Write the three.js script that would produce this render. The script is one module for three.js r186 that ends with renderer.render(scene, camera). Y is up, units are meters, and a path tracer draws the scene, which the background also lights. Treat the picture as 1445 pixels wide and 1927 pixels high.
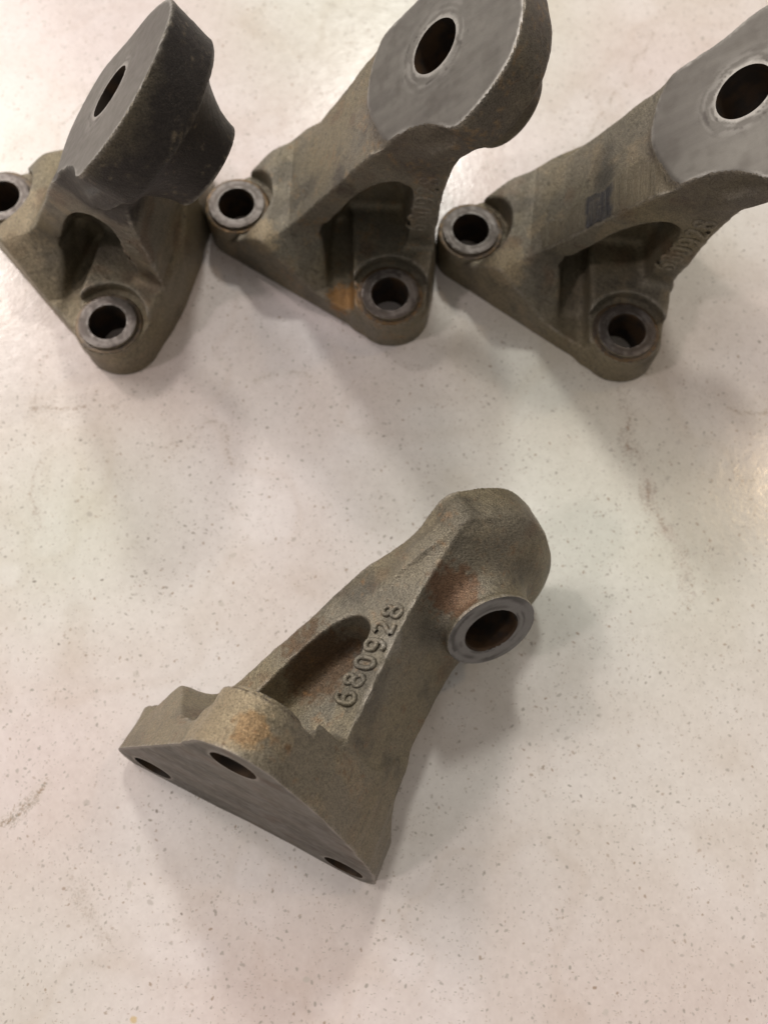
import * as THREE from 'three';
import { RectAreaLightUniformsLib } from 'three/addons/lights/RectAreaLightUniformsLib.js';

// ---------------------------------------------------------------- camera, light, exposure
const U = 0.00085;                                   // metres per modelling unit (a bolt hole is 11 mm)
const scene = new THREE.Scene();
scene.background = new THREE.Color().setRGB(0.18, 0.17, 0.158);   // the dim room around the counter
const renderer = new THREE.WebGLRenderer({ antialias: true });
renderer.setSize(767, 1024);
renderer.toneMapping = THREE.LinearToneMapping;
renderer.toneMappingExposure = 1.6;
renderer.shadowMap.enabled = true;

const TILT = 0.2828177, ROLL = -0.0287224, HEIGHT = 280 * U;
const camera = new THREE.PerspectiveCamera(2 * Math.atan(963.5 / 1540.73) * 180 / Math.PI, 767 / 1024, 0.01, 20);
{
  const u = new THREE.Vector3(0, Math.sin(TILT), -Math.cos(TILT)), r = new THREE.Vector3(1, 0, 0);
  camera.position.set(0, HEIGHT, 0);
  camera.up.copy(r.clone().multiplyScalar(Math.sin(ROLL)).addScaledVector(u, Math.cos(ROLL)));
  camera.lookAt(0, HEIGHT - Math.cos(TILT), -Math.sin(TILT));
  camera.focus = 0.195;
  camera.userData.fStop = 11;
  scene.add(camera);
}

function downlight(x, y, z, power, r, g, b, soft = 5) {
  const l = new THREE.SpotLight(new THREE.Color().setRGB(r, g, b), power, 0, 1.0, 0.6, 2);
  l.name = 'ceiling_lamp'; l.position.set(x, y, z); l.target.position.set(x * 0.15, 0, -0.05);
  l.castShadow = true; l.shadow.radius = soft; l.shadow.mapSize.set(2048, 2048);
  scene.add(l, l.target);
}
// recessed kitchen lamps in the ceiling, warm, none straight above the photographer
downlight(-1.16, 1.55, -1.17, 1.7, 1.0, 0.86, 0.81);
downlight(0.0, 1.55, -1.46, 2.3, 0.98, 0.97, 0.90);
downlight(0.95, 1.55, -0.62, 0.36, 1.0, 0.72, 0.42, 2.2);
downlight(-1.40, 1.55, 0.30, 1.3, 1.0, 0.87, 0.85);
downlight(1.45, 1.55, -1.45, 0.35, 1.0, 0.90, 0.86);
// added broad soft area light at the back left, no seen source
RectAreaLightUniformsLib.init();
{
  const l = new THREE.RectAreaLight(new THREE.Color().setRGB(1.0, 0.95, 0.88), 3.3, 1.5, 1.0);
  l.name = 'added_soft_light'; l.position.set(-1.35, 1.25, -1.1); l.lookAt(0, 0, -0.1); scene.add(l);
}

// ---------------------------------------------------------------- noise
function rng(seed) { let s = seed >>> 0; return () => { s = (s + 0x6D2B79F5) >>> 0; let t = s; t = Math.imul(t ^ (t >>> 15), t | 1); t ^= t + Math.imul(t ^ (t >>> 7), t | 61); return ((t ^ (t >>> 14)) >>> 0) / 4294967296; }; }
const HASH = new Float32Array(4096); { const r = rng(11); for (let i = 0; i < 4096; i++) HASH[i] = r(); }
const hsh = (i, j, k) => HASH[(Math.imul(i, 73856093) ^ Math.imul(j, 19349663) ^ Math.imul(k, 83492791)) >>> 7 & 4095];
function vn(x, y, z) {
  const i = Math.floor(x), j = Math.floor(y), k = Math.floor(z); let a = x - i, b = y - j, c = z - k;
  a = a * a * (3 - 2 * a); b = b * b * (3 - 2 * b); c = c * c * (3 - 2 * c);
  const m = (p, q, t) => p + (q - p) * t;
  return m(m(m(hsh(i, j, k), hsh(i + 1, j, k), a), m(hsh(i, j + 1, k), hsh(i + 1, j + 1, k), a), b), m(m(hsh(i, j, k + 1), hsh(i + 1, j, k + 1), a), m(hsh(i, j + 1, k + 1), hsh(i + 1, j + 1, k + 1), a), b), c);
}
const fbm = (x, y, z) => (vn(x, y, z) * 4 + vn(x * 2.03 + 7, y * 2.03, z * 2.03) * 2 + vn(x * 4.1, y * 4.1 + 5, z * 4.1)) / 7;
const clamp = (x, a = 0, b = 1) => x < a ? a : x > b ? b : x;
const sstep = (a, b, x) => { const t = clamp((x - a) / (b - a)); return t * t * (3 - 2 * t); };

// ---------------------------------------------------------------- the casting as a distance field (units)
const smin = (a, b, k) => { const h = Math.max(k - Math.abs(a - b), 0) / k; return Math.min(a, b) - h * h * k * 0.25; };
const smax = (a, b, k) => -smin(-a, -b, k);
const HOLES = [[-29.26, -18.14], [29.26, 18.14], [27.8, -53.3]];
const BOSS_Y = 16.5, HOLE_R = 6.54;
const P = new THREE.Vector3(40.06, 91.13, -17.6), N = new THREE.Vector3(-0.7245, 0.6882, 0.0385).normalize();
const E1 = new THREE.Vector3().crossVectors(N, new THREE.Vector3(0, 0, 1)).normalize(); if (E1.y < 0) E1.negate();
const E2 = new THREE.Vector3().crossVectors(N, E1); if (E2.z < 0) E2.negate();

function polyDistance(poly, x, y) {
  let d = 1e9, s = 1;
  for (let i = 0, j = poly.length - 1; i < poly.length; j = i++) {
    const ex = poly[j][0] - poly[i][0], ey = poly[j][1] - poly[i][1], wx = x - poly[i][0], wy = y - poly[i][1], t = clamp((wx * ex + wy * ey) / (ex * ex + ey * ey)), bx = wx - ex * t, by = wy - ey * t;
    d = Math.min(d, bx * bx + by * by);
    const c1 = y >= poly[i][1], c2 = y < poly[j][1], c3 = ex * wy > ey * wx;
    if ((c1 && c2 && c3) || (!c1 && !c2 && !c3)) s = -s;
  }
  return s * Math.sqrt(d);
}
function table(points, curved, lo, hi, step = 0.5) {   // a closed outline as a grid of distances
  let poly = points;
  if (curved) { const c = new THREE.CatmullRomCurve3(points.map(([a, b]) => new THREE.Vector3(a, b, 0)), true, 'centripetal'); poly = c.getPoints(points.length * 5).slice(0, -1).map((v) => [v.x, v.y]); }
  const nx = Math.ceil((hi[0] - lo[0]) / step) + 2, ny = Math.ceil((hi[1] - lo[1]) / step) + 2, g = new Float32Array(nx * ny);
  for (let j = 0; j < ny; j++) for (let i = 0; i < nx; i++) g[j * nx + i] = polyDistance(poly, lo[0] + i * step, lo[1] + j * step);
  return (x, y) => {
    const u = clamp((x - lo[0]) / step, 0, nx - 1.001), v = clamp((y - lo[1]) / step, 0, ny - 1.001), i = u | 0, j = v | 0, a = u - i, b = v - j, k = j * nx + i;
    return (g[k] * (1 - a) + g[k + 1] * a) * (1 - b) + (g[k + nx] * (1 - a) + g[k + nx + 1] * a) * b;
  };
}
function rounded(cx, cy, r, a0, a1, n = 8) { const out = []; for (let i = 0; i <= n; i++) { const a = a0 + (a1 - a0) * i / n; out.push([cx + r * Math.cos(a), cy + r * Math.sin(a)]); } return out; }
const baseOutline = table([
  ...rounded(-29.2, -18.1, 12.4, 2.13, 4.16, 10), [-5, -41.3], [10, -50.7],
  ...rounded(28.0, -52.8, 11.0, 4.16, 6.0, 8), [41.6, -48], [43.2, -40], [44.0, -30], [44.8, -16], [45.4, -5], [45, 6], [43.6, 14],
  ...rounded(30.6, 17.0, 12.6, 0.15, 2.13, 10), [8, 18.6],
], false, [-60, -80], [75, 60]);
const headOutline = table([
  [-19.9, 19.1], [-23.9, 12.2], [-27, 5.5], [-28.3, 0], [-27.4, -7], [-25.2, -13], [-21.5, -17.6], [-16, -19.6], [-6, -21.6], [5, -25], [12, -24.6], [19.8, -22], [25.5, -16.8], [29.2, -10], [31, -2], [31.6, 6], [30.2, 14], [26.6, 21.6], [20, 27], [13, 30.4], [7.5, 31.4], [4.6, 30.6], [0.6, 26.8], [-5, 23.6], [-10, 22], [-16, 21.4],
], true, [-70, -70], [70, 70]);
const pocketOutline = table([[5.6, 14], [4.4, 18.6], [3.1, 21.2], [5.4, 26], [13.2, 40.5], [20, 50.4], [23.6, 54], [27, 56], [30, 56.7], [33, 56], [35.2, 54], [36.1, 51], [36, 40], [35.4, 30], [35.2, 24], [35, 18], [34, 12], [30, 10], [22, 9], [14, 9], [7, 9]], true, [-30, -20], [70, 90]);

const frontZ = (x, y) => 0.088 * x + 0.091 * y - 5.75 + 0.0025 * Math.max(0, y - 60) ** 2;
const rightX = (y) => 44.4 + 0.055 * (y - 24.7) + 0.0042 * Math.max(0, y - 52) ** 2;
function field(x, y, z, tl) {
  const px = x - P.x, py = y - P.y, pz = z - P.z, k = -(px * N.x + py * N.y + pz * N.z), a = px * E1.x + py * E1.y + pz * E1.z, b = px * E2.x + py * E2.y + pz * E2.z;
  // arm
  const d1 = (x + 3.8) * -0.843 + (y - 28.8) * 0.538, fz = frontZ(x, y), d2 = (z - fz) / 1.008, d3 = x - rightX(y) - 0.06 * Math.min(0, z), d4 = -36.4 - z;
  let arm = smax(smax(d1, d2, 1.0), smax(d3, d4, 1.6), 0.9);
  arm = Math.max(smax(smax(arm, a - 8.5, 3), 2 - y, 1), 1.1 - k);
  // base
  const out = baseOutline(x, z) + 0.05 * y;
  const f1 = (y - Math.max(8.8, 18.33 - 0.276 * x - 0.681 * z)) / 1.241, f3 = (y - (22.2 - 0.12 * z + 0.8 * clamp(x + 8, 0, 8))) / 1.28, f4 = (y - Math.max(14, Math.min(31, 44 - 1.3 * x), 14 + Math.max(0, z + 51) ** 2 / 15)) / 1.6, f5 = (y - (25.5 + 0.95 * (x + 16))) / 1.38;
  let left = smax(smax(f1, smax(f3, f5, 3), 1.5), smax(f4, out, 1.0), 0.9);
  let d = smin(arm, left, 5);
  // pocket in the front, then the trough below it
  const floorZ = -17 + 0.13 * (y - 20), depth = fz - z;
  const pocket = smax(pocketOutline(x, y) + 0.1 * Math.max(0, depth), (floorZ - z), 4);
  d = smax(d, -pocket, 0.9);
  const troughY = Math.max(8.6, 16.1 - 0.681 * z - 0.8 - 8 * sstep(2, -10, z));
  const trough = smax(smax(Math.abs(x - 10.6 - 0.05 * z) - 5.0, troughY - y, 5), smax(-13.5 - z, y - 26, 2), 2);
  d = smax(d, -trough, 3);
  const right = smax(smax(15.2 + 0.06 * z - x, y - (18.6 + 0.05 * Math.max(0, -z)), 2.2), out, 1.5);
  d = smin(d, smax(right, -26 - z, 3), 4);
  // head
  let head = smax(headOutline(a, b) + 0.11 * k + (tl < 30 ? 1.4 : 0), k - 16, tl < 30 ? 9 : 3);
  head = smax(head, -3 - k, 1);
  const rad = Math.hypot(a, b), tube = Math.max((rad - (tl < 30 ? 12.4 + 14 * Math.exp(-Math.max(0, k - 12) / 6) + 0.9 * sstep(tl - 3, tl - 0.5, k) : 12.6 + 15.5 * Math.exp(-Math.max(0, k - 14) / 7.8))) * 0.75, k - tl);
  head = smin(head, smax(tube, 8 - k, 1), tl < 30 ? 6 : 2.2);
  d = smin(d, head, tl < 30 ? 6.5 : 4.5);
  // machining
  for (let i = 0; i < 3; i++) {
    const r = Math.hypot(x - HOLES[i][0], z - HOLES[i][1]);
    const back = i === 2, top = back ? 13.6 : BOSS_Y;
    d = smax(d, -Math.max(r - (back ? 11.4 : 14.4), top - 1.9 + (back ? 1.6 : 0) - y), 0.9);
    d = Math.min(d, smax(r - (back ? 10.2 : 12.4) + 0.02 * y, y - top + 1.2, 0.8), smax(r - (back ? 9.4 : 10.4), y - top, 0.5));
    d = Math.max(d, HOLE_R + Math.max(0, 0.5 - Math.abs(y - top)) * 0.7 - r);
  }
  d = Math.max(smax(d, -Math.max(k, 60 - y), 0.9), -y);
  d = Math.max(d, 8.15 + Math.max(0, 0.7 - Math.abs(k - tl)) * 0.8 - rad);
  return d;
}

// ---------------------------------------------------------------- dual contouring
function contour(f, lo, hi, h) {
  const n = [0, 1, 2].map((c) => Math.ceil((hi[c] - lo[c]) / h) + 1), [nx, ny, nz] = n, B = 8, sy = nx, sz = nx * ny;
  const val = new Float32Array(nx * ny * nz).fill(9);
  for (let k0 = 0; k0 < nz; k0 += B) for (let j0 = 0; j0 < ny; j0 += B) for (let i0 = 0; i0 < nx; i0 += B) {
    const c = f(lo[0] + (i0 + 3.5) * h, lo[1] + (j0 + 3.5) * h, lo[2] + (k0 + 3.5) * h), far = Math.abs(c) > B * h * 1.15;
    for (let k = k0; k < Math.min(nz, k0 + B); k++) for (let j = j0; j < Math.min(ny, j0 + B); j++) for (let i = i0; i < Math.min(nx, i0 + B); i++)
      val[k * sz + j * sy + i] = far ? c : f(lo[0] + i * h, lo[1] + j * h, lo[2] + k * h) || 1e-7;
  }
  const cell = new Map(), quads = [], step = [1, sy, sz], p = [0, 0, 0], g = [0, 0, 0];
  const add = (id, q, m) => {
    let c = cell.get(id); if (!c) cell.set(id, c = new Float64Array(13));
    c[0] += m[0] * m[0]; c[1] += m[0] * m[1]; c[2] += m[0] * m[2]; c[3] += m[1] * m[1]; c[4] += m[1] * m[2]; c[5] += m[2] * m[2];
    const s = m[0] * q[0] + m[1] * q[1] + m[2] * q[2]; c[6] += m[0] * s; c[7] += m[1] * s; c[8] += m[2] * s; c[9] += q[0]; c[10] += q[1]; c[11] += q[2]; c[12]++;
  };
  for (let k = 1; k < nz - 1; k++) for (let j = 1; j < ny - 1; j++) for (let i = 1; i < nx - 1; i++) {
    const at = k * sz + j * sy + i, v0 = val[at];
    for (let c = 0; c < 3; c++) {
      const v1 = val[at + step[c]];
      if ((v0 < 0) === (v1 < 0)) continue;
      p[0] = lo[0] + i * h; p[1] = lo[1] + j * h; p[2] = lo[2] + k * h;
      const base = p[c]; let t0 = 0, t1 = 1, a = v0, b = v1, t = 0.5;
      for (let it = 0; it < 4; it++) { t = a === b ? 0.5 : clamp(a / (a - b), 0.02, 0.98); t = t0 + (t1 - t0) * t; p[c] = base + t * h; const v = f(p[0], p[1], p[2]); if (Math.abs(v) < 1e-3) break; if ((v < 0) === (a < 0)) { t0 = t; a = v; } else { t1 = t; b = v; } }
      const e = 0.02;
      g[0] = f(p[0] + e, p[1], p[2]) - f(p[0] - e, p[1], p[2]); g[1] = f(p[0], p[1] + e, p[2]) - f(p[0], p[1] - e, p[2]); g[2] = f(p[0], p[1], p[2] + e) - f(p[0], p[1], p[2] - e);
      const l = Math.hypot(g[0], g[1], g[2]) || 1; g[0] /= l; g[1] /= l; g[2] /= l;
      const u = step[(c + 1) % 3], w = step[(c + 2) % 3], ids = [at, at - u, at - u - w, at - w];
      for (const id of ids) add(id, p, g);
      quads.push(v0 < 0 ? ids : ids.reverse());
    }
  }
  const index = new Map(), pos = [];
  for (const [id, c] of cell) {
    const mx = c[9] / c[12], my = c[10] / c[12], mz = c[11] / c[12], L = 0.04;
    const A = [c[0] + L, c[1], c[2], c[3] + L, c[4], c[5] + L];
    const r = [c[6] - (c[0] * mx + c[1] * my + c[2] * mz), c[7] - (c[1] * mx + c[3] * my + c[4] * mz), c[8] - (c[2] * mx + c[4] * my + c[5] * mz)];
    const det = A[0] * (A[3] * A[5] - A[4] * A[4]) - A[1] * (A[1] * A[5] - A[4] * A[2]) + A[2] * (A[1] * A[4] - A[3] * A[2]);
    const q = [
      (r[0] * (A[3] * A[5] - A[4] * A[4]) - A[1] * (r[1] * A[5] - A[4] * r[2]) + A[2] * (r[1] * A[4] - A[3] * r[2])) / det,
      (A[0] * (r[1] * A[5] - A[4] * r[2]) - r[0] * (A[1] * A[5] - A[4] * A[2]) + A[2] * (A[1] * r[2] - r[1] * A[2])) / det,
      (A[0] * (A[3] * r[2] - r[1] * A[4]) - A[1] * (A[1] * r[2] - r[1] * A[2]) + r[0] * (A[1] * A[4] - A[3] * A[2])) / det];
    const i = id % nx, j = Math.floor(id / nx) % ny, k = Math.floor(id / sz), m = [mx, my, mz], o = [i, j, k];
    index.set(id, pos.length / 3);
    for (let a = 0; a < 3; a++) pos.push(clamp(Number.isFinite(m[a] + q[a]) ? m[a] + q[a] : lo[a] + (o[a] + 0.5) * h, lo[a] + (o[a] - 0.15) * h, lo[a] + (o[a] + 1.15) * h));
  }
  const tri = [], V = (i, c) => pos[i * 3 + c];
  for (const q of quads) {
    const [a, b, c, d] = q.map((id) => index.get(id));
    const d1 = (V(a, 0) - V(c, 0)) ** 2 + (V(a, 1) - V(c, 1)) ** 2 + (V(a, 2) - V(c, 2)) ** 2, d2 = (V(b, 0) - V(d, 0)) ** 2 + (V(b, 1) - V(d, 1)) ** 2 + (V(b, 2) - V(d, 2)) ** 2;
    if (d1 <= d2) tri.push(a, b, c, a, c, d); else tri.push(a, b, d, b, c, d);
  }
  return { pos: Float32Array.from(pos), tri: Int32Array.from(tri) };
}

// part numbers of the triangles
const CAST = 0, PAD = 1, FOOT = 2, BOSS = 3, HOLE = 6, SLEEVE = 9, BORE = 10, FILED = 11, PARTS = 12;
const PART_NAMES = ['casting', 'machined_pad', 'mounting_face', 'bolt_boss', 'bolt_boss', 'bolt_boss', 'bolt_hole', 'bolt_hole', 'bolt_hole', 'sleeve_end', 'pivot_bore', 'filed_flat'];
function partOf(x, y, z, nx, ny, nz, tl, filed) {
  const px = x - P.x, py = y - P.y, pz = z - P.z, k = -(px * N.x + py * N.y + pz * N.z), dn = nx * N.x + ny * N.y + nz * N.z;
  const rad = Math.hypot(px * E1.x + py * E1.y + pz * E1.z, px * E2.x + py * E2.y + pz * E2.z);
  if (k > -0.5 && k < tl + 0.5 && rad < 8.95 && Math.abs(dn) < 0.85) return BORE;
  if (dn > 0.9 && Math.abs(k) < 0.2) return PAD;
  if (filed && k > 0.6 && y > 28 && y < 77 && nx * -0.843 + ny * 0.538 > 0.93 && z < frontZ(x, y) - 0.4 && z > -14.5 + 4 * vn(y * 0.25, 2, 1) && (x + 3.8) * -0.843 + (y - 28.8) * 0.538 > -1.5) return FILED;
  if (dn < -0.8 && Math.abs(k - tl) < 0.5) return SLEEVE;
  if (ny < -0.9 && y < 0.2) return FOOT;
  for (let i = 0; i < 3; i++) {
    const r = Math.hypot(x - HOLES[i][0], z - HOLES[i][1]);
    if (r < 7.1 && Math.abs(ny) < 0.85 && y < 17) return HOLE + i;
    if (i < 2 ? r < 12.6 && y > 14.9 && y < 16.8 && ny > 0.3 : r < 9.5 && y > 13 && y < 13.9 && ny > 0.3) return BOSS + i;
  }
  return CAST;
}

// one indexed geometry per part, creased normals, box-mapped uv
function split(mesh, tl, filed) {
  const { pos, tri } = mesh, nt = tri.length / 3, fn = new Float32Array(nt * 3), part = new Uint8Array(nt), nv = pos.length / 3;
  const v = (i, c) => pos[i * 3 + c];
  for (let t = 0; t < nt; t++) {
    const [a, b, c] = [tri[t * 3], tri[t * 3 + 1], tri[t * 3 + 2]];
    const ux = v(b, 0) - v(a, 0), uy = v(b, 1) - v(a, 1), uz = v(b, 2) - v(a, 2), wx = v(c, 0) - v(a, 0), wy = v(c, 1) - v(a, 1), wz = v(c, 2) - v(a, 2);
    const x = uy * wz - uz * wy, y = uz * wx - ux * wz, z = ux * wy - uy * wx, l = Math.hypot(x, y, z) || 1;
    fn[t * 3] = x / l; fn[t * 3 + 1] = y / l; fn[t * 3 + 2] = z / l;
    part[t] = partOf((v(a, 0) + v(b, 0) + v(c, 0)) / 3, (v(a, 1) + v(b, 1) + v(c, 1)) / 3, (v(a, 2) + v(b, 2) + v(c, 2)) / 3, x / l, y / l, z / l, tl, filed);
  }
  const head = new Int32Array(nv).fill(-1), next = new Int32Array(nt * 3);   // corners round each vertex
  for (let c = 0; c < nt * 3; c++) { next[c] = head[tri[c]]; head[tri[c]] = c; }
  // sand-cast unevenness: only vertices that belong wholly to the raw casting move
  const moved = Float32Array.from(pos), COS = Math.cos(0.72);
  for (let i = 0; i < nv; i++) {
    let raw = true, x = 0, y = 0, z = 0;
    for (let c = head[i]; c >= 0; c = next[c]) { const t = c / 3 | 0; if (part[t] !== CAST) raw = false; x += fn[t * 3]; y += fn[t * 3 + 1]; z += fn[t * 3 + 2]; }
    if (!raw) continue;
    const l = Math.hypot(x, y, z) || 1, X = v(i, 0), Y = v(i, 1), Z = v(i, 2), m = (fbm(X / 9, Y / 9, Z / 9) - 0.5) * 0.8 + (fbm(X / 2.2 + 9, Y / 2.2, Z / 2.2) - 0.5) * 0.26;
    moved[i * 3] += x / l * m; moved[i * 3 + 1] += y / l * m; moved[i * 3 + 2] += z / l * m;
  }
  const wear = new Float32Array(nv);
  for (let i = 0; i < nv; i++) {                    // how sharply convex the surface is here
    let x = 0, y = 0, z = 0, qx = 0, qy = 0, qz = 0, n = 0;
    for (let c = head[i]; c >= 0; c = next[c]) { const t = c / 3 | 0; x += fn[t * 3]; y += fn[t * 3 + 1]; z += fn[t * 3 + 2]; for (let e = 0; e < 3; e++) { const q = tri[t * 3 + e]; if (q !== i) { qx += v(q, 0); qy += v(q, 1); qz += v(q, 2); n++; } } }
    const l = Math.hypot(x, y, z) || 1; wear[i] = -((qx / n - v(i, 0)) * x + (qy / n - v(i, 1)) * y + (qz / n - v(i, 2)) * z) / l;
  }
  const soft = Float32Array.from(wear);
  for (let pass = 0; pass < 2; pass++) { const from = Float32Array.from(soft); for (let i = 0; i < nv; i++) { let a = 0, n = 0; for (let c = head[i]; c >= 0; c = next[c]) { const t = c / 3 | 0; for (let e = 0; e < 3; e++) { a += from[tri[t * 3 + e]]; n++; } } soft[i] = a / n; } }
  const parts = Array.from({ length: PARTS }, () => ({ pos: [], nor: [], uv: [], idx: [], edge: [], key: new Map() }));
  for (let t = 0; t < nt; t++) {
    const g = parts[part[t]], ax = Math.abs(fn[t * 3]), ay = Math.abs(fn[t * 3 + 1]), az = Math.abs(fn[t * 3 + 2]), axis = ax > ay && ax > az ? 0 : ay > az ? 1 : 2;
    for (let e = 0; e < 3; e++) {
      const i = tri[t * 3 + e]; let x = 0, y = 0, z = 0;
      for (let c = head[i]; c >= 0; c = next[c]) { const s = c / 3 | 0; if (fn[t * 3] * fn[s * 3] + fn[t * 3 + 1] * fn[s * 3 + 1] + fn[t * 3 + 2] * fn[s * 3 + 2] > COS) { x += fn[s * 3]; y += fn[s * 3 + 1]; z += fn[s * 3 + 2]; } }
      const l = Math.hypot(x, y, z) || 1; x /= l; y /= l; z /= l;
      const key = (i * 3 + axis) * 125 + Math.round(x * 1.5 + 2) * 25 + Math.round(y * 1.5 + 2) * 5 + Math.round(z * 1.5 + 2);
      let at = g.key.get(key);
      if (at === undefined) {
        g.key.set(key, at = g.pos.length / 3);
        const X = moved[i * 3], Y = moved[i * 3 + 1], Z = moved[i * 3 + 2];
        g.pos.push(X, Y, Z); g.nor.push(x, y, z); g.edge.push(soft[i]);
        const w = part[t] === PAD || part[t] === SLEEVE ? [(X - P.x) * E1.x + (Y - P.y) * E1.y, (X - P.x) * E2.x + (Z - P.z) * E2.z] : part[t] === FOOT ? [X * 0.851 - Z * 0.525, X * 0.525 + Z * 0.851] : part[t] === FILED ? [X * 0.538 + Y * 0.843, Z] : axis === 0 ? [Z, Y] : axis === 1 ? [X, Z] : [X, Y];
        g.uv.push(w[0] * U, w[1] * U);
      }
      g.idx.push(at);
    }
  }
  return parts;
}

// ---------------------------------------------------------------- textures
function dataTexture(w, h, fill, srgb) {
  const d = new Uint8Array(w * h * 4);
  for (let j = 0; j < h; j++) for (let i = 0; i < w; i++) { const c = fill(i, j), o = (j * w + i) * 4; d[o] = c[0]; d[o + 1] = c[1]; d[o + 2] = c[2]; d[o + 3] = 255; }
  const t = new THREE.DataTexture(d, w, h); t.wrapS = t.wrapT = THREE.RepeatWrapping; t.magFilter = THREE.LinearFilter; t.minFilter = THREE.LinearMipmapLinearFilter; t.generateMipmaps = true;
  if (srgb) t.colorSpace = THREE.SRGBColorSpace;
  t.needsUpdate = true; return t;
}
function wrapNoise(n, cells, seed) {                 // value noise that repeats
  const r = rng(seed), g = new Float32Array(cells * cells).map(() => r());
  return (i, j) => { const x = i / n * cells, y = j / n * cells, a = Math.floor(x), b = Math.floor(y); let u = x - a, w = y - b; u = u * u * (3 - 2 * u); w = w * w * (3 - 2 * w); const G = (p, q) => g[((q % cells + cells) % cells) * cells + (p % cells + cells) % cells]; return (G(a, b) * (1 - u) + G(a + 1, b) * u) * (1 - w) + (G(a, b + 1) * (1 - u) + G(a + 1, b + 1) * u) * w; };
}
const GRAIN = 1024, g1 = wrapNoise(GRAIN, 32, 1), g2 = wrapNoise(GRAIN, 96, 2), g3 = wrapNoise(GRAIN, 256, 3), g4 = wrapNoise(GRAIN, 512, 4);
const castBump = dataTexture(GRAIN, GRAIN, (i, j) => { const a = 0.25 * g1(i, j) + 0.35 * g2(i, j) + 0.28 * g3(i, j) + 0.12 * g4(i, j), pit = sstep(0.9, 0.97, g2(i + 200, j + 77)) * 0.5, v = 255 * clamp((a - 0.5) * 1.6 + 0.55 - pit); return [v, v, v]; });
castBump.repeat.set(1 / 0.027, 1 / 0.027);
const castTint = dataTexture(GRAIN, GRAIN, (i, j) => { const a = 0.34 * g2(i + 31, j) + 0.42 * g3(i, j + 17) + 0.24 * g4(i, j), v = 255 * clamp(0.75 + (a - 0.5) * 1.35); return [v, v, v * 0.98]; });
castTint.repeat.copy(castBump.repeat);
const scratchR = rng(77), scratch = new Float32Array(GRAIN * GRAIN).fill(0.5);
for (let s = 0; s < 2600; s++) {
  let x = scratchR() * GRAIN, y = scratchR() * GRAIN; const long = s > 260, a = long ? (scratchR() - 0.5) * 0.16 : scratchR() * 6.28, len = long ? 60 + scratchR() * 380 : 15 + scratchR() ** 2 * 160, dv = (scratchR() - 0.55) * (long ? 0.16 : 0.5), bend = (scratchR() - 0.5) * 0.002;
  for (let q = 0, t = a; q < len; q++, t += bend) { x += Math.cos(t); y += Math.sin(t); const o = ((y | 0) & 1023) * GRAIN + ((x | 0) & 1023); scratch[o] = clamp(scratch[o] + dv); }
}
const metalBump = dataTexture(GRAIN, GRAIN, (i, j) => { const v = 255 * clamp(scratch[j * GRAIN + i] * 0.8 + 0.1 * g2(i, j) + 0.1 * g4(i, j)); return [v, v, v]; });
metalBump.repeat.set(1 / 0.04, 1 / 0.04);
const metalTint = dataTexture(GRAIN, GRAIN, (i, j) => { const v = 255 * clamp(0.82 + (scratch[j * GRAIN + i] - 0.5) * 0.85 + (g1(i, j) - 0.5) * 0.08 + (g4(i, j) - 0.5) * 0.12); return [v, v, v]; });
metalTint.repeat.copy(metalBump.repeat);
const metalRough = dataTexture(GRAIN, GRAIN, (i, j) => { const v = 255 * clamp(0.52 + (g1(i + 5, j) - 0.5) * 0.12 + (scratch[j * GRAIN + i] - 0.5) * 0.25); return [v, v, v]; });
metalRough.repeat.copy(metalBump.repeat);

const castMaterial = new THREE.MeshStandardMaterial({ name: 'cast iron', vertexColors: true, map: castTint, roughness: 0.46, metalness: 0.5, bumpMap: castBump, bumpScale: 0.00015 });
const machinedMaterial = new THREE.MeshStandardMaterial({ name: 'machined iron', vertexColors: true, map: metalTint, roughness: 1, roughnessMap: metalRough, metalness: 0.6, bumpMap: metalBump, bumpScale: 0.00003 });
const cut = new Float32Array(1024); { const r = rng(31); for (let i = 0; i < 1024; i++) cut[i] = 0.5; for (let i = 0; i < 1024; i += 7 + r() * 26) { const w = 2 + r() * 5, d = r() * 0.55; for (let q = 0; q < w; q++) cut[(i + q | 0) & 1023] = 0.5 + (r() < 0.5 ? -d : d * 0.8); } }
const cutAt = (i, j) => { const f = i + 10 * (g1(i, j) - 0.5) + 0.03 * j; return cut[(Math.floor(f) % 1024 + 1024) % 1024]; };
const filedBump = dataTexture(GRAIN, GRAIN, (i, j) => { const v = 255 * clamp(cutAt(i, j) * 0.8 + 0.2 * g2(i, j)); return [v, v, v]; });
filedBump.repeat.set(1 / 0.045, 1 / 0.045);
const filedTint = dataTexture(GRAIN, GRAIN, (i, j) => { const v = 255 * clamp(0.72 + (cutAt(i, j) - 0.5) * 1.9 * sstep(0.35, 0.6, g1(i, j)) + (g3(i, j) - 0.5) * 0.5); return [v, v, v]; });
filedTint.repeat.copy(filedBump.repeat);
const filedMaterial = new THREE.MeshStandardMaterial({ name: 'filed iron', vertexColors: true, map: filedTint, roughness: 0.5, metalness: 0.5, bumpMap: filedBump, bumpScale: 0.00025 });
const boreMaterial = new THREE.MeshStandardMaterial({ name: 'rusty bore', vertexColors: true, map: metalTint, roughness: 0.6, metalness: 0.4, bumpMap: metalBump, bumpScale: 0.00008 });

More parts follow.
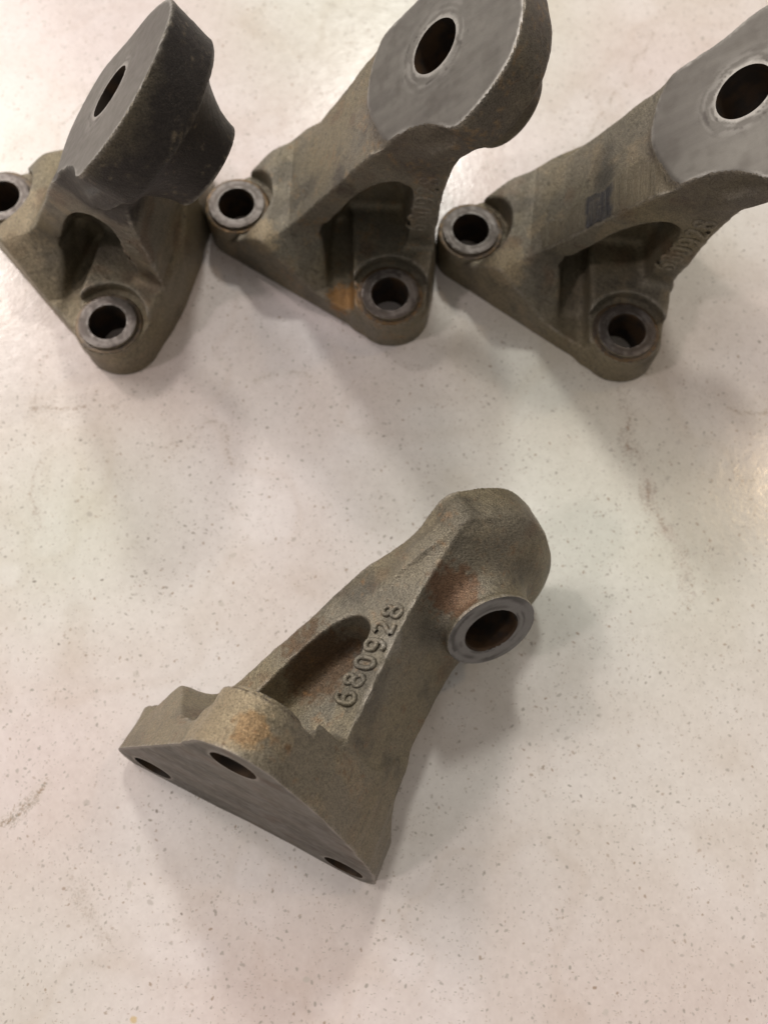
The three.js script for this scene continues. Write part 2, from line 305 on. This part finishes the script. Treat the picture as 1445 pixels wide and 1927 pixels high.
// ---------------------------------------------------------------- colour of the metal (grime, rust and wear where each casting has them, and darker heads)
const mixc = (a, b, t) => [a[0] + (b[0] - a[0]) * t, a[1] + (b[1] - a[1]) * t, a[2] + (b[2] - a[2]) * t];
const blob = (x, y, z, c, r) => clamp(1 - Math.hypot(x - c[0], y - c[1], z - c[2]) / r);
const OLIVE = [0.27, 0.228, 0.152], GREY = [0.24, 0.215, 0.17], TAN = [0.39, 0.315, 0.21], SOOT = [0.075, 0.068, 0.058], RUST = [0.17, 0.08, 0.038], ORANGE = [0.36, 0.19, 0.06], STEEL = [0.19, 0.178, 0.16], PLUM = [0.115, 0.098, 0.09], WORN = [0.42, 0.385, 0.335];
function paint(part, x, y, z, w, edge) {
  const s = w.seed * 37, big = fbm(x / 26 + s, y / 26, z / 26), mid = fbm(x / 7 + s, y / 7 + 3, z / 7), fine = vn(x * 0.9 + s, y * 0.9, z * 0.9), dot = vn(x * 0.55 + s, y * 0.55 + 8, z * 0.55);
  const px = x - P.x, py = y - P.y, pz = z - P.z, k = -(px * N.x + py * N.y + pz * N.z), a = px * E1.x + py * E1.y + pz * E1.z, b = px * E2.x + py * E2.y + pz * E2.z, rad = Math.hypot(a, b);
  let c;
  if (part === CAST || part === FILED) {
    c = mixc(OLIVE, GREY, sstep(0.35, 0.65, big));
    c = mixc(c, TAN, 0.55 * sstep(0.55, 0.72, mid) * sstep(0.4, 0.6, big));
    c = mixc(c, SOOT, 0.5 * sstep(0.56, 0.75, fbm(x / 13 + s + 4, y / 13, z / 13)));
    c = mixc(c, SOOT, 0.55 * sstep(0.80, 0.92, dot));
    c = mixc(c, RUST, 0.35 * sstep(0.6, 0.78, fbm(x / 10 - s, y / 10 + 6, z / 10)));
    const headish = sstep(34, 24, Math.hypot(rad, k - 12) - 6) * sstep(56, 78, y + 0.3 * (z + 17) + 22 * (mid - 0.5));
    c = mixc(c, w.headColor, Math.min(1, w.head * headish * (1.05 + 0.7 * (mid - 0.5))));  // head tone mixed over the casting, darker on the upright three
    if (part === FILED) { c = mixc(c, [0.2, 0.17, 0.115], 0.6); c = mixc(c, [0.05, 0.052, 0.066], 0.92 * sstep(44.6, 46.4, y + 1.6 * (fbm(y * 0.3, z * 0.5, s) - 0.4)) * sstep(55.6, 53.8, y - 1.8 * (fbm(y * 0.4, z * 0.6 + 7, s) - 0.4)) * clamp(0.84 + 0.5 * (vn(y * 1.3, z * 0.15, 4) - 0.5))); }
    if (w.warm) c = mixc(c, TAN, w.warm * sstep(26, 12, y));
    for (const [col, ctr, r, amt] of w.spots) c = mixc(c, col, amt * sstep(0.1, 0.45, blob(x, y, z, ctr, r) + (mid - 0.5) * 0.45 + (fine - 0.5) * 0.5));
    c = mixc(c, WORN, 0.75 * sstep(0.03, 0.13, edge) * sstep(0.25, 0.6, mid * 0.6 + fine * 0.4));
    const m = 0.9 + 0.2 * fine; c = [c[0] * m, c[1] * m, c[2] * m];
  } else if (part === PAD) {
    c = mixc(STEEL, [0.15, 0.138, 0.125], sstep(0.35, 0.65, big * 0.6 + 0.4 * fbm((a + b * 0.1) / 20, b / 3 + s, s)));
    c = mixc(c, [0.085, 0.073, 0.062], 0.28 * sstep(0.5, 0.72, fbm(x / 5 + s, y / 5, z / 5)));
    const arc = vn(rad * 1.1 + s, Math.atan2(b, a) * 2.5 + 20, s);
    c = mixc(c, [0.36, 0.345, 0.32], 0.5 * sstep(16, 9, rad) * sstep(0.35, 0.7, arc));
    c = mixc(c, [0.07, 0.06, 0.055], 0.75 * sstep(0.68, 0.8, vn(rad * 1.4 + s + 5, Math.atan2(b, a) * 3.5 + 30, 2)) * sstep(15, 10.5, rad) * sstep(0.42, 0.55, mid));
    c = mixc(c, [0.45, 0.43, 0.4], 0.8 * sstep(0.02, 0.09, edge));
  } else if (part === FOOT) {
    c = mixc([0.15, 0.132, 0.105], [0.09, 0.078, 0.06], sstep(0.35, 0.65, fbm((x * 0.851 - z * 0.525) / 22, y, (x * 0.525 + z * 0.851) / 4)));
    c = mixc(c, RUST, 0.25 * sstep(0.6, 0.75, mid));
    c = mixc(c, [0.2, 0.19, 0.17], 0.5 * sstep(0.5, 0.7, fbm(x / 6 + s, 3, z / 6)));
    c = mixc(c, WORN, 0.6 * sstep(0.02, 0.09, edge));
  } else if (part >= BOSS && part < BOSS + 3) {
    const h = HOLES[part - BOSS], r = Math.hypot(x - h[0], z - h[1]), ring = vn(r * 1.6 + s, part * 9, (Math.atan2(z - h[1], x - h[0]) + 4) * 1.2);
    c = mixc([0.25, 0.225, 0.21], [0.13, 0.11, 0.098], sstep(0.38, 0.62, ring * 0.6 + mid * 0.4));
    c = mixc(c, [0.17, 0.13, 0.085], 0.85 * sstep(10.2, 10.7, r));
    c = mixc(c, [0.2, 0.125, 0.06], w.rustBoss * sstep(10.2, 10.7, r) * sstep(0.35, 0.6, mid + 0.1));
    c = mixc(c, [0.38, 0.36, 0.34], 0.6 * sstep(7.6, 7.0, r));
    c = mixc(c, [0.10, 0.085, 0.075], 0.75 * sstep(0.5, 0.66, vn(x * 0.8, s, z * 0.8) * 0.6 + 0.4 * fine));
  } else if (part === SLEEVE) {
    c = mixc([0.26, 0.255, 0.25], [0.12, 0.115, 0.11], sstep(0.4, 0.65, vn(rad * 1.2, s, Math.atan2(b, a) * 2 + 9) * 0.5 + mid * 0.5));
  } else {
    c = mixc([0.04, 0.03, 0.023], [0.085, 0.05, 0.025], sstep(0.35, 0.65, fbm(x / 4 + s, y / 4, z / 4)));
  }
  return c;
}

// ---------------------------------------------------------------- raised digits
const STROKES = {
  6: [[[0.78, 0.93], [0.5, 1], [0.2, 0.82], [0.1, 0.42], [0.2, 0.1], [0.5, 0], [0.82, 0.1], [0.9, 0.3], [0.78, 0.5], [0.5, 0.58], [0.22, 0.5], [0.12, 0.34]]],
  8: [[[0.5, 0.54], [0.2, 0.66], [0.18, 0.86], [0.5, 1], [0.82, 0.86], [0.8, 0.66], [0.5, 0.54], [0.16, 0.4], [0.12, 0.14], [0.5, 0], [0.88, 0.14], [0.84, 0.4], [0.5, 0.54]]],
  0: [[[0.5, 1], [0.2, 0.88], [0.1, 0.5], [0.2, 0.12], [0.5, 0], [0.8, 0.12], [0.9, 0.5], [0.8, 0.88], [0.5, 1]]],
  9: [[[0.22, 0.07], [0.5, 0], [0.8, 0.18], [0.9, 0.58], [0.8, 0.9], [0.5, 1], [0.18, 0.9], [0.1, 0.7], [0.22, 0.5], [0.5, 0.42], [0.78, 0.5], [0.88, 0.66]]],
  2: [[[0.12, 0.8], [0.25, 0.96], [0.5, 1], [0.8, 0.92], [0.86, 0.72], [0.7, 0.5], [0.35, 0.25], [0.1, 0.02]], [[0.1, 0.02], [0.5, 0.02], [0.92, 0.02]]],
};
const DIGITS = [['6', 38.0, 31.4], ['8', 38.3, 36.9], ['0', 39.3, 42.4], ['9', 40.1, 48.0], ['2', 40.6, 53.6], ['8', 41.0, 59.2]];
function digitGeometry([ch, cx, cy], relief) {
  const pos = [], nor = [], idx = [], uv = [];
  for (const stroke of STROKES[ch]) {
    const pts = stroke.map(([u, v]) => { const x = cx - (v - 0.5) * 6.3, y = cy + (u - 0.5) * 3.9; return new THREE.Vector3(x, y, frontZ(x, y) + relief); });
    const t = new THREE.TubeGeometry(new THREE.CatmullRomCurve3(pts, false, 'centripetal'), 44, 0.8, 10), o = pos.length / 3, p = t.attributes.position, n = t.attributes.normal;
    for (let i = 0; i < p.count; i++) { const X = p.getX(i), Y = p.getY(i), Z = p.getZ(i), w = (vn(X * 1.2, Y * 1.2, Z) - 0.5) * 0.25; pos.push(X + n.getX(i) * w, Y + n.getY(i) * w, Z + n.getZ(i) * w); nor.push(n.getX(i), n.getY(i), n.getZ(i)); uv.push(X * U, Y * U); }
    for (const i of t.index.array) idx.push(i + o);
  }
  return { pos, nor, uv, idx };
}

// ---------------------------------------------------------------- things
const counts = {};
const numbered = (n) => { const k = counts[n] = (counts[n] ?? -1) + 1; return k ? `${n}_${String(k).padStart(3, '0')}` : n; };
function toGeometry(p, color) {
  const g = new THREE.BufferGeometry(), s = Float32Array.from(p.pos).map((v) => v * U), c = new Float32Array(p.pos.length);
  for (let i = 0; i < p.pos.length; i += 3) { const q = color(p.pos[i], p.pos[i + 1], p.pos[i + 2], p.edge ? p.edge[i / 3] : 0.06); c[i] = q[0]; c[i + 1] = q[1]; c[i + 2] = q[2]; }
  g.setAttribute('position', new THREE.BufferAttribute(s, 3)); g.setAttribute('normal', new THREE.BufferAttribute(Float32Array.from(p.nor), 3));
  g.setAttribute('uv', new THREE.BufferAttribute(Float32Array.from(p.uv), 2)); g.setAttribute('color', new THREE.BufferAttribute(c, 3));
  g.setIndex(p.idx); return g;
}
const CELL = 0.7, shapes = {}, meshes = {};
function shapeFor(tl, filed) { return shapes[tl + (filed ? 'filed' : '')] ??= split(meshes[tl] ??= contour((x, y, z) => field(x, y, z, tl), [-46, -2, -68], [78, 122, 36], CELL), tl, filed); }

function bracket(label, group, tl, wear) {
  const o = new THREE.Group(); o.name = numbered('mounting_bracket'); o.userData = { label, category: 'bracket', group };
  shapeFor(tl, wear.filed).forEach((p, part) => {
    if (!p.idx.length) return;
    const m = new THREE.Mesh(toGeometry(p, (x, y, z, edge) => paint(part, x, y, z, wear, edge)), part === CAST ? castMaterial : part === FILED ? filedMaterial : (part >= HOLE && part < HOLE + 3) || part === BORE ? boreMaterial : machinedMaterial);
    m.name = PART_NAMES[part]; m.castShadow = m.receiveShadow = true; o.add(m);
  });
  for (const d of DIGITS.map((n) => digitGeometry(n, wear.relief))) { const m = new THREE.Mesh(toGeometry(d, (x, y, z, edge) => paint(CAST, x, y, z, wear, edge)), castMaterial); m.name = 'raised_digit'; m.castShadow = m.receiveShadow = true; o.add(m); }
  scene.add(o); return o;
}
const GROUP = 'four matching cast iron brackets on the countertop';
const put = (o, x, z, yaw) => { o.position.set(x * U, 0.00005, z * U); o.rotation.y = yaw; };
put(bracket('bracket at far left, its dark head hiding most of its grey pad from view', GROUP, 33, { seed: 1, relief: -0.75, rustBoss: 0.2, head: 1.3, headColor: [0.042, 0.035, 0.032], warm: 0.25, spots: [[TAN, [-20, 18, -4], 22, 0.6]] }), -123.89, -170.12, -0.284068);
put(bracket('middle bracket of the upright three, orange rust stain beside its front bolt boss', GROUP, 33, { seed: 2, relief: -0.42, rustBoss: 0.9, head: 0.6, headColor: PLUM, warm: 0.1, spots: [[ORANGE, [12, 9, 16], 9, 0.9], [ORANGE, [18.5, 17, 18], 6, 0.8], [TAN, [-18, 22, 0], 10, 0.8], [SOOT, [14, 50, -4], 7, 0.7]] }), -29.41, -177.32, 0);
put(bracket('upright bracket at far right with a blue-black filed patch on its arm', GROUP, 33, { seed: 3, relief: -0.12, rustBoss: 0.6, head: 0.55, headColor: PLUM, warm: 0.1, filed: true, spots: [[TAN, [-16, 22, 0], 10, 0.7], [SOOT, [11, 52, -17], 6, 0.6]] }), 57.24, -167.13, -0.0674737);
const lying = bracket('bracket lying alone on its side in front, underside and number 680928 showing', GROUP, 29, { seed: 4, relief: 0.22, rustBoss: 0.3, head: 0.1, headColor: GREY, warm: 0.2, spots: [[TAN, [26, 8, 29], 18, 0.9], [RUST, [54, 72, -1], 11, 0.75], [[0.36, 0.34, 0.31], [46, 50, 2.5], 6, 0.5], [SOOT, [24, 66, 2], 10, 0.5], [[0.12, 0.07, 0.036], [16, 45, -9], 17, 0.8], [ORANGE, [37, 7, 28], 6, 0.5]] });
{
  const R = [[0.8361878581985605, 0.3924315766026755, -0.3831283381405468], [0.5036892785439361, -0.2731036846362061, 0.8195800681555038], [0.21699533746361593, -0.8783005380410385, -0.426029562818889]];
  const m = new THREE.Matrix4().set(...R[0], 0, ...R[1], 0, ...R[2], 0, 0, 0, 0, 1);
  lying.quaternion.setFromRotationMatrix(m); lying.position.set(-52.949 * U, 38.427 * U, 6.144 * U);
}

// ---------------------------------------------------------------- quartz countertop
const VEINS = [
  [[[86.9, -141], [90.7, -119.5], [89.2, -111.1], [91.7, -102.9], [94.1, -94.9], [95.6, -87.9], [98.6, -77.2], [101.6, -73.4], [106.1, -63.9], [107, -50.8]], 0.8, 26],
  [[[113.2, -132], [132.2, -122.9], [141.4, -126.4]], 0.3, 40],
  [[[-125, 29], [-119.7, 26.8], [-114.9, 24.2], [-110.8, 17.7], [-106.5, 12]], 0.9, 18],
  [[[-130.7, -116.9], [-117.2, -118.4], [-107.7, -120.8], [-100.4, -117.8]], 0.5, 40],
  [[[-49.4, -130.1], [-39.8, -134.8], [-27.8, -134.1]], 0.4, 70],
  [[[-97.5, 39.5], [-89.7, 48.5], [-82, 57.3]], 0.5, 24],
  [[[-159.6, -225.4], [-148.5, -237.5], [-132.5, -248.6], [-123.8, -266.5]], 0.45, 36],
  [[[-132.2, -127.5], [-124, -104.6], [-125.9, -84.2], [-121, -70.6]], 0.25, 50],
  [[[-82.3, -103.8], [-59.9, -112.8], [-56.8, -98.4]], 0.35, 50],
  [[[68.7, -225.6], [90, -263.1], [110.2, -300.1]], 0.35, 50],
];
const SLAB = 2048, TILE = 0.44, X0 = -0.22, Z0 = -0.31;   // one tile covers all that the photograph shows
const slabColor = new Float32Array(SLAB * SLAB * 3);
{
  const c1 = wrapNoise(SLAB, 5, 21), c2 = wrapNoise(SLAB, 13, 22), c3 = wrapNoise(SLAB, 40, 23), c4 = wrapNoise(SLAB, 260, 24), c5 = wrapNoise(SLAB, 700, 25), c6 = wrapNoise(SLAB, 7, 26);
  for (let j = 0; j < SLAB; j++) for (let i = 0; i < SLAB; i++) {
    const cloud = 0.45 * c1(i, j) + 0.35 * c2(i, j) + 0.2 * c3(i, j), g = (c4(i, j) - 0.5) * 0.045 + (c5(i, j) - 0.5) * 0.04, band = sstep(0.86, 1, 1 - Math.abs(2 * (0.6 * c2(i + 400, j + 900) + 0.25 * c3(i, j + 50) + 0.15 * c1(i, j)) - 1)), t = sstep(0.25, 0.72, cloud) - 0.32 * band, o = (j * SLAB + i) * 3;
    const p = 0.05 * (c6(i, j) - 0.5), q = 0.04 * (c1(i + 700, j + 300) - 0.5); slabColor[o] = 0.69 + 0.09 * t + g + p; slabColor[o + 1] = 0.632 + 0.108 * t + g - p + q; slabColor[o + 2] = 0.578 + 0.13 * t + g - q * 0.4;  // pink and green glows of the light tinted into the slab colour
  }
  const r = rng(5), PX = SLAB / TILE;
  const stamp = (x, y, rx, ry, ang, col, amt) => {
    const R = Math.ceil(Math.max(rx, ry) + 2), c = Math.cos(ang), s = Math.sin(ang);
    for (let j = -R; j <= R; j++) for (let i = -R; i <= R; i++) {
      const u = (i * c + j * s) / rx, v = (-i * s + j * c) / ry, d = Math.hypot(u, v) + (HASH[(i * 7 + j * 13 + (x | 0)) & 4095] - 0.5) * 0.3, k = amt * sstep(1.15, 0.7, d);
      if (k <= 0) continue;
      const o = ((((y | 0) + j) & 2047) * SLAB + (((x | 0) + i) & 2047)) * 3;
      for (let q = 0; q < 3; q++) slabColor[o + q] += (col[q] - slabColor[o + q]) * k;
    }
  };
  const grey = [0.36, 0.33, 0.29], brown = [0.36, 0.27, 0.2], dark = [0.22, 0.19, 0.16], pale = [0.55, 0.51, 0.46];
  for (let n = 0; n < 45000; n++) stamp(r() * SLAB, r() * SLAB, 0.8 + r() * 0.8, 0.6 + r() * 0.3, r() * 3.14, r() < 0.3 ? brown : grey, 0.25 + 0.4 * r());
  for (let n = 0; n < 30000; n++) { const size = 0.95 + r() ** 3 * 1.9; stamp(r() * SLAB, r() * SLAB, size, size * (0.35 + 0.4 * r()), r() * 3.14, r() < 0.25 ? brown : r() < 0.08 ? dark : grey, 0.35 + 0.5 * r()); }
  for (let n = 0; n < 500; n++) { const size = 2.4 + r() ** 2 * 2.6; stamp(r() * SLAB, r() * SLAB, size, size * (0.45 + 0.4 * r()), r() * 3.14, r() < 0.6 ? pale : grey, 0.3 + 0.35 * r()); }
  // brown hairline veins, in metres on the slab
  const vein = (pts, amt, spread) => {
    const c = new THREE.CatmullRomCurve3(pts.map(([x, z]) => new THREE.Vector3(x * U, 0, z * U))), L = c.getLength(), n = Math.ceil(L / 0.00016);
    for (let q = 0; q <= n; q++) {
      const p = c.getPoint(q / n), gap = vn(q * 0.03, pts[0][0], 1), w = vn(q * 0.05, 3, pts[0][1]);
      const x = (p.x - X0) * PX + (fbm(q * 0.025, 1, pts[0][0]) - 0.5) * 22, y = (p.z - Z0) * PX + (fbm(q * 0.025, 5, pts[0][0]) - 0.5) * 22;
      if (gap > 0.38 && r() < 0.75) stamp(x + (r() - 0.5) * 5, y + (r() - 0.5) * 5, 0.9 + r() * 1.6, 0.7 + r() * 0.8, r() * 3, r() < 0.7 ? brown : grey, Math.min(1, amt * 1.1 * (0.3 + 0.7 * r())));
      if (q % 9 === 0) stamp(x, y, 13, 9, r() * 3, [0.6, 0.54, 0.48], 0.10 * amt);
      if (w > 0.5) for (let e = 0; e < 4; e++) stamp(x + (r() - 0.5) * spread, y + (r() - 0.5) * spread, 0.9 + 1.2 * r(), 0.8, r() * 3, r() < 0.5 ? brown : grey, amt * 0.7 * r());
    }
  };
  VEINS.forEach(([pts, amt, spread]) => vein(pts, amt, spread));
  stamp((-70.9 * U - X0) * PX, (79.9 * U - Z0) * PX, 4.5, 4, 0, [0.62, 0.42, 0.12], 0.6);
}
const toSRGB = (v) => 255 * (v <= 0.0031308 ? v * 12.92 : 1.055 * clamp(v) ** (1 / 2.4) - 0.055);
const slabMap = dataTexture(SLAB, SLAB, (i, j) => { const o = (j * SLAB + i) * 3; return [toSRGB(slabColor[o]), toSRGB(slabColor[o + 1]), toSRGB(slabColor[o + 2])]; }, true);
const polish = dataTexture(GRAIN, GRAIN, (i, j) => { const v = 255 * clamp(0.21 + (g1(i, j) - 0.5) * 0.08 + (g3(i, j) - 0.5) * 0.1); return [v, v, v]; });
polish.repeat.set(6, 6);
const ripple = dataTexture(GRAIN, GRAIN, (i, j) => { const v = 255 * (0.5 * g1(i, j) + 0.3 * g2(i, j) + 0.2 * g3(i, j)); return [v, v, v]; });
ripple.repeat.set(5, 5);
{
  const w = 1.6, d = 1.1, cz = -0.1, g = new THREE.BoxGeometry(w, 0.03, d), p = g.attributes.position, uv = g.attributes.uv;
  for (let i = 0; i < p.count; i++) uv.setXY(i, (p.getX(i) - X0) / TILE, (p.getZ(i) + cz - Z0) / TILE);
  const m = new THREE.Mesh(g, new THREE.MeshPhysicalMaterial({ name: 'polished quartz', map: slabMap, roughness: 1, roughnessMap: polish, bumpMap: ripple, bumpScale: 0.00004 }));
  m.name = 'countertop'; m.position.set(0, -0.015, cz); m.receiveShadow = m.castShadow = true;
  m.userData = { kind: 'structure', label: 'speckled cream quartz countertop with fine brown veins', category: 'countertop' }; scene.add(m);
}
renderer.render(scene, camera);
